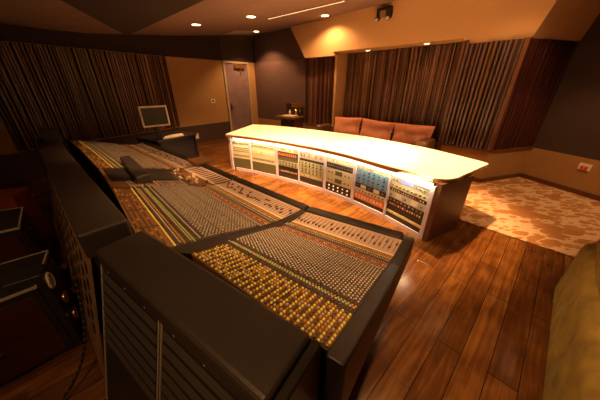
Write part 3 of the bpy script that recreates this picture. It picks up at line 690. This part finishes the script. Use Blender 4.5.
# louvred doors on the back of the near cabinet
LEAN=.28
def leaning(p0,D,O,z0,z1,u0,u1,n0,n1,lean,zt=.985):
    """slab on a rear face that leans outwards towards the floor; u along D, n along O"""
    def q(u,n_,z): return Vector((p0.x,p0.y,0))+D*u+O*(n_+(zt-z)*lean)+Vector((0,0,z))
    b=[q(u0,n0,z0),q(u1,n0,z0),q(u1,n1,z0),q(u0,n1,z0)]; t=[q(u0,n0,z1),q(u1,n0,z1),q(u1,n1,z1),q(u0,n1,z1)]
    m_=MB()
    if ((b[1]-b[0]).cross(b[2]-b[1])).z<0: b=b[::-1]; t=t[::-1]
    return m_.hexa(b,t)
a_,b_=Vector(j1),Vector(j0); L_=(b_-a_).length+.03; D=((b_-a_).normalized()).to_3d(); O=nr.to_3d(); p0=a_+nr*.012
for i in range(2):
    w_=L_/2; p=p0+(D*(w_*i)).to_2d()
    door=obj('rear_panel',leaning(p,D,O,.06,.985,.006,w_-.006,-.012,0,LEAN),M['black'],con,label='louvred rear panel')
    for u0,u1,z0,z1 in((.006,.012,.06,.985),(w_-.012,w_-.006,.06,.985),(.006,w_-.006,.979,.985)):
        obj('edge_trim',leaning(p,D,O,z0,z1,u0,u1,0,.004,LEAN),M['chrome'],door)
    for u in(.08,.24,.40): obj('screw',leaning(p,D,O,.962,.970,u,u+.008,0,.004,LEAN),M['chrome'],door)
    for k in range(7):
        zt_=.945-k*.054
        def q(u,n_,z): return Vector((p.x,p.y,0))+D*u+O*(n_+(.985-z)*LEAN)+Vector((0,0,z))
        A=[q(.022,.001,zt_),q(w_-.022,.001,zt_),q(w_-.022,.006,zt_-.029),q(.022,.006,zt_-.029)]
        Bq=[v-O*.002-Vector((0,0,.007)) for v in A]
        if (A[1]-A[0]).cross(A[2]-A[1]).z<0: A=A[::-1]; Bq=Bq[::-1]
        obj('louver',MB().hexa(Bq,A),M['louver'],door)
# middle cabinet
g0=Vector((-.92,1.09)); g1=Vector((-2.76,2.75)); dc=(g1-g0).normalized(); nr2=Vector((-dc.y,dc.x)); nr2=-nr2 if nr2.y>0 else nr2
h0=g0+nr2*.215; h1=g1+nr2*.215
j0,j1=cabinet(g0,g1,h0,h1,ZB)
# bare back panels with slots
a,b=Vector(j0)+nr2*.003,Vector(j1)+nr2*.003; n=7
for i in range(n):
    p=a+(b-a)*(i/n); D=((b-a)/n).to_3d(); O=nr2.to_3d()
    P0=Vector((p.x,p.y,.25))+D*.03
    pn=obj('rear_panel',leaning(P0,D,O,.1,.93,0,.94,-.01,.0,.22),M['rearpanel'],con,label='bare metal rear panel with sockets')
    for r_ in range(5):
        for c_ in range(2):
            obj('socket',leaning(P0,D,O,.38+.1*r_,.43+.1*r_,.2+.45*c_,.36+.45*c_,0,.004,.22),M['black'],pn)
k1=Vector((-3.38,3.38)); cabinet(g1+dc*.004,k1,h1+dc*.004,Vector((-3.58,3.24)),ZB)
# ---- master section pieces
mb=MB(); surf(mb,'M',.30,.97,.03,.55,.001,.012,0); obj('script_tray',mb,M['black'],con,label='dark recessed tray in the centre section')
hq=[(-2.02,2.58),(-1.95,2.65),(-1.36,2.03),(-1.43,1.93)]
mb=MB(); hb=[Vector((*hq[k],.84)) for k in (0,3,2,1)]; ht=[v+Vector((0,0,.13)) for v in hb]; mb.hexa(hb,ht); obj('divider_hood',mb,M['bridge'],con,bevel=.01,label='dark long hood lying across the centre section')
for i in range(4):
    mb=MB(); surf(mb,'M',.04+.0*i,.27,.12+.115*i,.22+.115*i,.001,.010,0); pn=obj('button_block',mb,M['faderbed'],con,label='pale block of small buttons')
    mb=MB()
    for r_ in range(4):
        for c_ in range(5): surf(mb,'M',.055+.042*c_,.08+.042*c_,.13+.115*i+.02*r_,.141+.115*i+.02*r_,.010,.015,0)
    obj('buttons',mb,M['knobd'],pn)
for i in range(30):
    s_,t_=random.uniform(.1,.95),random.uniform(.58,.8); p=S('M',s_,t_)
    r_=random.uniform(.008,.02); obj('dial',MB().cyl(p,p+Vector((0,0,random.uniform(.012,.04))),r_,r_*.8,n=14),M[random.choice(['clear','brass','b_pale','knobd'])],con)
mb=MB()
for i in range(10): surf(mb,'M',.05+.09*i,.08+.09*i,.84,.97,.0,.002,0)
obj('fader_slots',mb,M['slot'],con,kind='stuff')
# flat control slab projecting from the armrest
a=Vector((-1.32,2.90)); d_=Vector((-.70,.71)); nn=Vector((.71,.70))
sl=obj('control_slab',MB().prism([tuple(a),tuple(a+d_*.30),tuple(a+d_*.30+nn*.22),tuple(a+nn*.22)],.756,.79),M['strip_amber'],bevel=.006)
tag(sl,'flat pale control slab lying across the console armrest','controller')
# small loudspeaker on the far end of the bridge
c=Vector((-3.25,3.12)); ang=math.atan2(dc.y,dc.x)
t=thing('small_loudspeaker',(c.x,c.y,ZB+.002),'small dark box loudspeaker on far end of the console bridge','loudspeaker')
obj('cabinet',MB().box((c.x,c.y,ZB+.066),(.22,.15,.13),ang),M['bridge'],t,bevel=.008)
fn=Vector((dc.y,-dc.x)); fn=fn if fn.x>0 else -fn; q=c+fn*.0751
obj('driver',MB().cyl((q.x,q.y,ZB+.066),(q.x+fn.x*.006,q.y+fn.y*.006,ZB+.066),.045),M['black'],t)
# ------------------------------------------------------------------ monitor and side desk beyond the console
dk=thing('side_desk',(-2.75,4.9,0),'dark side desk behind far end of console','desk')
dp=[(-3.25,4.72),(-2.62,4.38),(-2.22,5.2),(-2.8,5.5)]
obj('desktop',MB().prism(dp,.71,.75),M['black'],dk,bevel=.005)
obj('shade_block',MB().prism([lerp(p_,(-2.72,4.95),.2) for p_ in dp],.02,.70),M['black'],dk)  # black block added to stand in for the shade under the desktop
for p in dp:
    q=lerp(p,(-2.72,4.95),.12); obj('leg',MB().box((q[0],q[1],.355),(.05,.05,.71)),M['black'],dk)
mn=thing('computer_monitor',(-2.72,4.62,.752),'flat computer monitor with pale bezel on dark side desk','monitor')
ma=R(46); cx,cy,cz=-2.69,4.60,1.165
def mbx(c0,size,off_=(0,0)):
    return MB().box((cx+off_[0]*math.cos(ma)-off_[1]*math.sin(ma),cy+off_[0]*math.sin(ma)+off_[1]*math.cos(ma),c0),size,ma)
obj('bezel',mbx(cz,(.47,.055,.36)),M['white'],mn,bevel=.006)
obj('screen',mbx(cz,(.41,.004,.30),(0,-.0295)),M['screen'],mn)
obj('stand',mbx(.88,(.06,.03,.24),(0,.03)),M['black'],mn); obj('base',mbx(.76,(.16,.14,.016),(0,.03)),M['black'],mn)
pp=obj('keyboard',MB().prism([at(163,139,.76),at(165,136.4,.76),at(182,133.2,.76),at(184,135.5,.76)],.752,.768),M['paper'],bevel=.003); tag(pp,'pale computer keyboard lying on the dark side desk','keyboard')
# ------------------------------------------------------------------ kitchenette cabinet by the far wall
wd=(Vector(C5)-Vector(C4)).normalized(); wn=Vector((-wd.y,wd.x)); wn=wn if wn.y<0 else -wn
def kp(s,n_): v=Vector(C5)-wd*s+wn*n_; return (v.x,v.y)
t=thing('side_cabinet',(*kp(.4,.25),0),'dark side cabinet with light top at the far wall','cabinet')
obj('body',MB().prism([kp(.05,.03),kp(.62,.03),kp(.62,.42),kp(.05,.42)],0,.76),M['wood_trim'],t)
obj('top',MB().prism([kp(.02,.02),kp(.78,.02),kp(.78,.5),kp(.02,.5)],.76,.82),M['top_edge'],t,bevel=.004)
obj('door',MB().prism([kp(.08,.421),kp(.59,.421),kp(.59,.435),kp(.08,.435)],.06,.70),M['black'],t)
obj('serving_tray',MB().prism([kp(.2,.1),kp(.6,.1),kp(.6,.38),kp(.2,.38)],.8205,.84),M['white'],bevel=.004); tag(bpy.data.objects['serving_tray'],'pale tray on the side cabinet by the far wall','tray')
for s,h_,m,lab in[(.55,.16,'white','white cup-like canister, left end of the side cabinet'),(.3,.22,'brass','tall brassy jar at middle of the side cabinet'),(.14,.2,'metal_dark','dark jar at right end of the side cabinet')]:
    q=kp(s,.06); zb=.8205; o=obj('jar',MB().cyl((q[0],q[1],zb),(q[0],q[1],zb+h_*.8),.035,.03).cyl((q[0],q[1],zb+h_*.8),(q[0],q[1],zb+h_),.02,.02),M[m]); tag(o,lab,'jar')
for s0,s1,z0,z1,m,lab in[(.55,.75,1.06,1.16,'metal_dark','small dark panel on far wall, upper left above the cabinet'),(.40,.72,.92,1.03,'metal_dark','wide dark panel on far wall low above the cabinet'),(.06,.50,1.06,1.16,'brass','brassy switch panel on far wall above the cabinet'),(.05,.30,.90,1.03,'metal_dark','dark panel on far wall beside the slats')]:
    o=obj('wall_panel',MB().prism([kp(s0,.001),kp(s1,.001),kp(s1,.02),kp(s0,.02)],z0,z1),M[m],bevel=.003); tag(o,lab,'panel')
# ------------------------------------------------------------------ sofa in the niche with coral cushions
def pillow(c,ax,up,nrm,w,h,th,m,name,parent=None):
    """plump cushion: grid with pinched corners"""
    mb=MB(); n=14; ax,up,nrm=map(lambda v:Vector(v).normalized(),(ax,up,nrm))
    for side in(1,-1):
        g=[]
        for j in range(n+1):
            for i in range(n+1):
                a,b=i/n*2-1,j/n*2-1; e=(1-a**4)*(1-b**4); bul=max(0,e)**.45
                wob=.02*math.sin(7*a+3*b)+.015*math.sin(5*b-4*a)
                pin=1-.06*(1-abs(a))*abs(b)**3; pin2=1-.08*(1-abs(b))*abs(a)**3
                g.append(Vector(c)+ax*(a*w/2*pin2)+up*(b*h/2*pin)+nrm*(side*th/2*bul*(1+wob*4)))
        fs=[]
        for j in range(n):
            for i in range(n):
                q=j*(n+1)+i; f=[q,q+1,q+n+2,q+n+1]; fs.append(f if side>0 else f[::-1])
        mb.add(g,fs,0,True)
    o=obj(name,mb,m,parent); return o
E1=e1.to_3d(); E2=e2.to_3d()
def sp(s,n_,z): v=Vector(Q1)+e1*s+e2*n_; return Vector((v.x,v.y,z))
sf=thing('leather_sofa',sp(1.3,-.1,.012),'brown leather sofa in the slatted niche behind counter','sofa')
def sbox(name,s0,s1,n0,n1,z0,z1,m,bev=.03): return obj(name,MB().obox(sp(s0,n0,z0),E1*(s1-s0),E2*(n1-n0),(0,0,z1-z0)),M[m],sf,bevel=bev)
sbox('base',.10,2.52,-.62,.28,.06,.30,'sofa_brown'); sbox('backrest',.10,2.52,.2,.33,.30,.70,'sofa_brown')
sbox('armrest',-.12,.10,-.62,-.17,.06,.74,'sofa_brown',.05); sbox('armrest',2.52,2.74,-.70,-.17,.06,.74,'sofa_brown',.05)
for i in range(3): sbox('seat_cushion',.12+.80*i,.12+.80*i+.78,-.64,.10,.30,.46,'sofa_brown',.04)
for i in range(4): 
    s_,n_=[(.15,-.58),(2.45,-.58),(.15,.2),(2.45,.2)][i]; obj('foot',MB().obox(sp(s_,n_,.012),E1*.05,E2*.05,(0,0,.05)),M['black'],sf)
upv=(Vector((0,0,1))+E2*.2).normalized(); nv=(E2*-1+Vector((0,0,.2))).normalized()
for i,(lab,tl) in enumerate([('coral back cushion at left end of the leather sofa',.05),('middle coral back cushion on the leather sofa',-.035),('coral back cushion at right end of the leather sofa',.02)]):
    c=sp(.455+.86*i,-.02,.70); ax=(E1+Vector((0,0,tl))).normalized(); up2=nv.cross(ax).normalized(); up2=up2 if up2.z>0 else -up2
    o=pillow(c,ax,up2,nv,.855,.46,.19,M['coral'],'sofa_cushion'); tag(o,lab,'cushion','coral cushions on the leather sofa')
# ------------------------------------------------------------------ olive sofa at the right edge
a1=Vector((.955,.33)); a2=Vector((2.22,1.53)); sdv=(a2-a1).normalized(); sn=Vector((sdv.y,-sdv.x))
def op(s,n_,z): v=a1+sdv*s+sn*n_; return Vector((v.x,v.y,z))
os_=thing('olive_sofa',op(.8,.5,0),'olive green velvet sofa at the right edge, on the wood floor','sofa')
SD=sdv.to_3d(); SN=sn.to_3d(); LL=(a2-a1).length
def rounded(name,s0,s1,n0,n1,z0,z1,bev,bul=.0,parent=None):
    mb=MB(); nx_,ny_,nz_=12,6,6
    # subdivided bulging block
    def put(fn,ua,ub):
        g=[];
        for j in range(ub+1):
            for i in range(ua+1): g.append(fn(i/ua,j/ub))
        return g,[[j*(ua+1)+i,j*(ua+1)+i+1,(j+1)*(ua+1)+i+1,(j+1)*(ua+1)+i] for j in range(ub) for i in range(ua)]
    def P(x,y,z):
        X_,Y_,Z_=2*x-1,2*y-1,2*z-1; p=4.5
        # superellipsoid-like rounding
        m=max(abs(X_),abs(Y_),abs(Z_)) or 1; hs=Vector(((s1-s0)/2,(n1-n0)/2,(z1-z0)/2))
        v=Vector((X_*hs.x,Y_*hs.y,Z_*hs.z)); r=min(bev,min(hs)*.98); inn=Vector([max(-h+r,min(h-r,q)) for q,h in zip(v,hs)]); dlt=v-inn
        if dlt.length>1e-6: v=inn+dlt.normalized()*r
        v+= v.normalized()*bul*(1-abs(X_)**2)*.5 + Vector((0,0,bul*(1-X_*X_)*(1-Y_*Y_)*(1 if Z_>0 else 0)))
        return op((s0+s1)/2+v.x,(n0+n1)/2+v.y,(z0+z1)/2+v.z)
    K_=14
    for fn,fl in((lambda a,b:P(a,b,1),0),(lambda a,b:P(a,b,0),1),(lambda a,b:P(a,0,b),1),(lambda a,b:P(a,1,b),0),(lambda a,b:P(0,a,b),0),(lambda a,b:P(1,a,b),1)):
        g,f=put(fn,K_*2,K_); mb.add(g,f,0,True)
    return obj(name,mb,M['olive'],parent or os_)
rounded('back',0,LL-.03,0,.24,.08,.66,.09)
rounded('back_cushion',.03,.56,.05,.36,.45,.75,.10,.03)
rounded('back_cushion',.575,LL-.02,.05,.36,.45,.75,.10,.03)
for s0_,s1_ in((.06,.53),(.61,LL-.06)):
    mb=MB()
    for i in range(12):
        f0_,f1_=i/12,(i+1)/12; g_=lambda f:op(s0_+(s1_-s0_)*f,.20,.745+.032*(1-(2*f-1)**4)); mb.cyl(g_(f0_),g_(f1_),.006,n=8)
    obj('piping',mb,M['olive'],os_)
rounded('seat_base',.0,LL-.05,.2,1.0,.08,.34,.06)
rounded('seat_cushion',.02,LL/2-.01,.34,1.0,.33,.48,.06,.02); rounded('seat_cushion',LL/2,LL-.07,.34,1.0,.33,.48,.06,.02)
rounded('armrest',LL-.10,LL+.03,.16,1.0,.08,.60,.08)
for s_,n_ in((.05,.04),(LL-.1,.04),(.05,.92),(LL-.1,.92)): obj('foot',MB().obox(op(s_,n_,0),SD*.05,SN*.05,(0,0,.09)),M['black'],os_)
# ------------------------------------------------------------------ dark gear behind the console (left foreground)
def gear_case(quad,h,label,ndraw):
    c=sum((Vector(q) for q in quad),Vector((0,0)))/4
    if area(quad)<0: quad=quad[::-1]
    t=thing('equipment_case',(c.x,c.y,0),label,'equipment case')
    obj('body',MB().prism(quad,.03,h),M['black'],t,bevel=.006)
    for i in range(4):
        a,b=Vector(quad[i]),Vector(quad[(i+1)%4]); d_=(b-a).normalized(); nn=Vector((d_.y,-d_.x))
        obj('edge_trim',MB().prism([tuple(a-nn*.006),tuple(b-nn*.006),tuple(b+nn*.003),tuple(a+nn*.003)],h-.012,h+.003),M['chrome'],t)
        if i in(0,1):
            for k in range(ndraw):
                z0=.06+(h-.1)*k/ndraw; z1=.06+(h-.1)*(k+1)/ndraw-.015; L_=(b-a).length
                f=obj('front_panel',MB().prism([tuple(a+d_*.03),tuple(b-d_*.03),tuple(b-d_*.03+nn*.008),tuple(a+d_*.03+nn*.008)],z0,z1),M['redblack'],t)
                m_=a+d_*(L_/2)+nn*.008; obj('handle',MB().prism([tuple(m_-d_*.05),tuple(m_+d_*.05),tuple(m_+d_*.05+nn*.02),tuple(m_-d_*.05+nn*.02)],z1-.05,z1-.035),M['metal_dark'],f)
    for q in quad:
        q=lerp(q,(c.x,c.y),.15); obj('caster',MB().cyl((q[0]-.01,q[1],.025),(q[0]+.01,q[1],.025),.025),M['metal_dark'],t)
    return t
gear_case([(-2.35,.98),(-1.86,1.40),(-1.60,1.05),(-2.02,.62)],.60,'black equipment case with drawers, nearest case at the left edge',2)
gear_case([(-3.05,1.55),(-2.46,1.85),(-2.14,1.52),(-2.66,1.12)],.72,'tall black equipment case at the left edge, behind the nearest case',2)
gear_case([(-2.2,.38),(-1.76,.70),(-1.5,.45),(-1.95,.12)],.30,'low black equipment case on the floor in front of the nearest case',1)
t=thing('wooden_speaker',(-3.0,2.15,0),'red-brown wooden speaker cabinet behind middle of the console','loudspeaker')
obj('cabinet',MB().box((-2.98,2.16,.36),(.26,.26,.72),R(20)),M['redwood'],t,bevel=.01)
obj('badge',MB().box((-2.90,2.03,.45),(.10,.02,.03),R(20)),M['brass'],t)
obj('badge',MB().box((-2.90,2.03,.52),(.14,.02,.012),R(20)),M['brass'],t)
t=thing('floor_loudspeaker',(-1.70,1.16,0),'slim black loudspeaker with white cone ring and brass horn behind the console','loudspeaker')
Yl=Vector((.79,.613,0)); Xl=Vector((.613,-.79,0)); o=Vector((-1.62,1.14,0))
obj('cabinet',MB().obox(o-Xl*.07-Yl*.16,Xl*.14,Yl*.16,(0,0,.66)),M['black'],t,bevel=.01)
q=o+Vector((0,0,.56)); Zv=Vector((0,0,1)); mb=MB(); nseg=28
for i in range(nseg):
    A_,B_=2*math.pi*i/nseg,2*math.pi*(i+1)/nseg
    for r0,h0,r1,h1 in((.038,.003,.052,.012),(.052,.012,.058,.001)):
        mb.add([q+(Xl*math.cos(g)+Zv*math.sin(g))*r_+Yl*h_ for g,r_,h_ in((A_,r0,h0),(B_,r0,h0),(B_,r1,h1),(A_,r1,h1))],[[0,1,2,3]])
obj('cone_ring',mb,M['white'],t); obj('cone',MB().cyl(q+Yl*.001,q+Yl*.006,.04,.02),M['white'],t)
for z_ in(.40,.24): 
    q=o+Vector((0,0,z_)); obj('horn',MB().cyl(q+Yl*.001,q+Yl*.03,.02,.045),M['brass'],t)
P4=[Vector(q) for q in((-1.24,.98,.75),(-1.30,.95,.4),(-1.30,.9,.02),(-1.45,.55,.015))]; mb=MB(); prev=None
for i in range(25):
    t_=i/24; q=P4[0]*(1-t_)**3+P4[1]*3*t_*(1-t_)**2+P4[2]*3*t_*t_*(1-t_)+P4[3]*t_**3
    if prev is not None: mb.cyl(prev,q,.008,n=8)
    prev=q
tag(obj('power_cable',mb,M['black']),'black cable hanging down the back of the console to floor','cable')
# ------------------------------------------------------------------ world and view
w=bpy.data.worlds.new('world'); sc.world=w; w.use_nodes=True; bg=w.node_tree.nodes['Background']; bg.inputs[0].default_value=(1,.6,.35,1); bg.inputs[1].default_value=.005
vs_=sc.view_settings; vs_.view_transform='Standard'; vs_.look='None'; vs_.exposure=0; vs_.gamma=1; vs_.use_curve_mapping=False
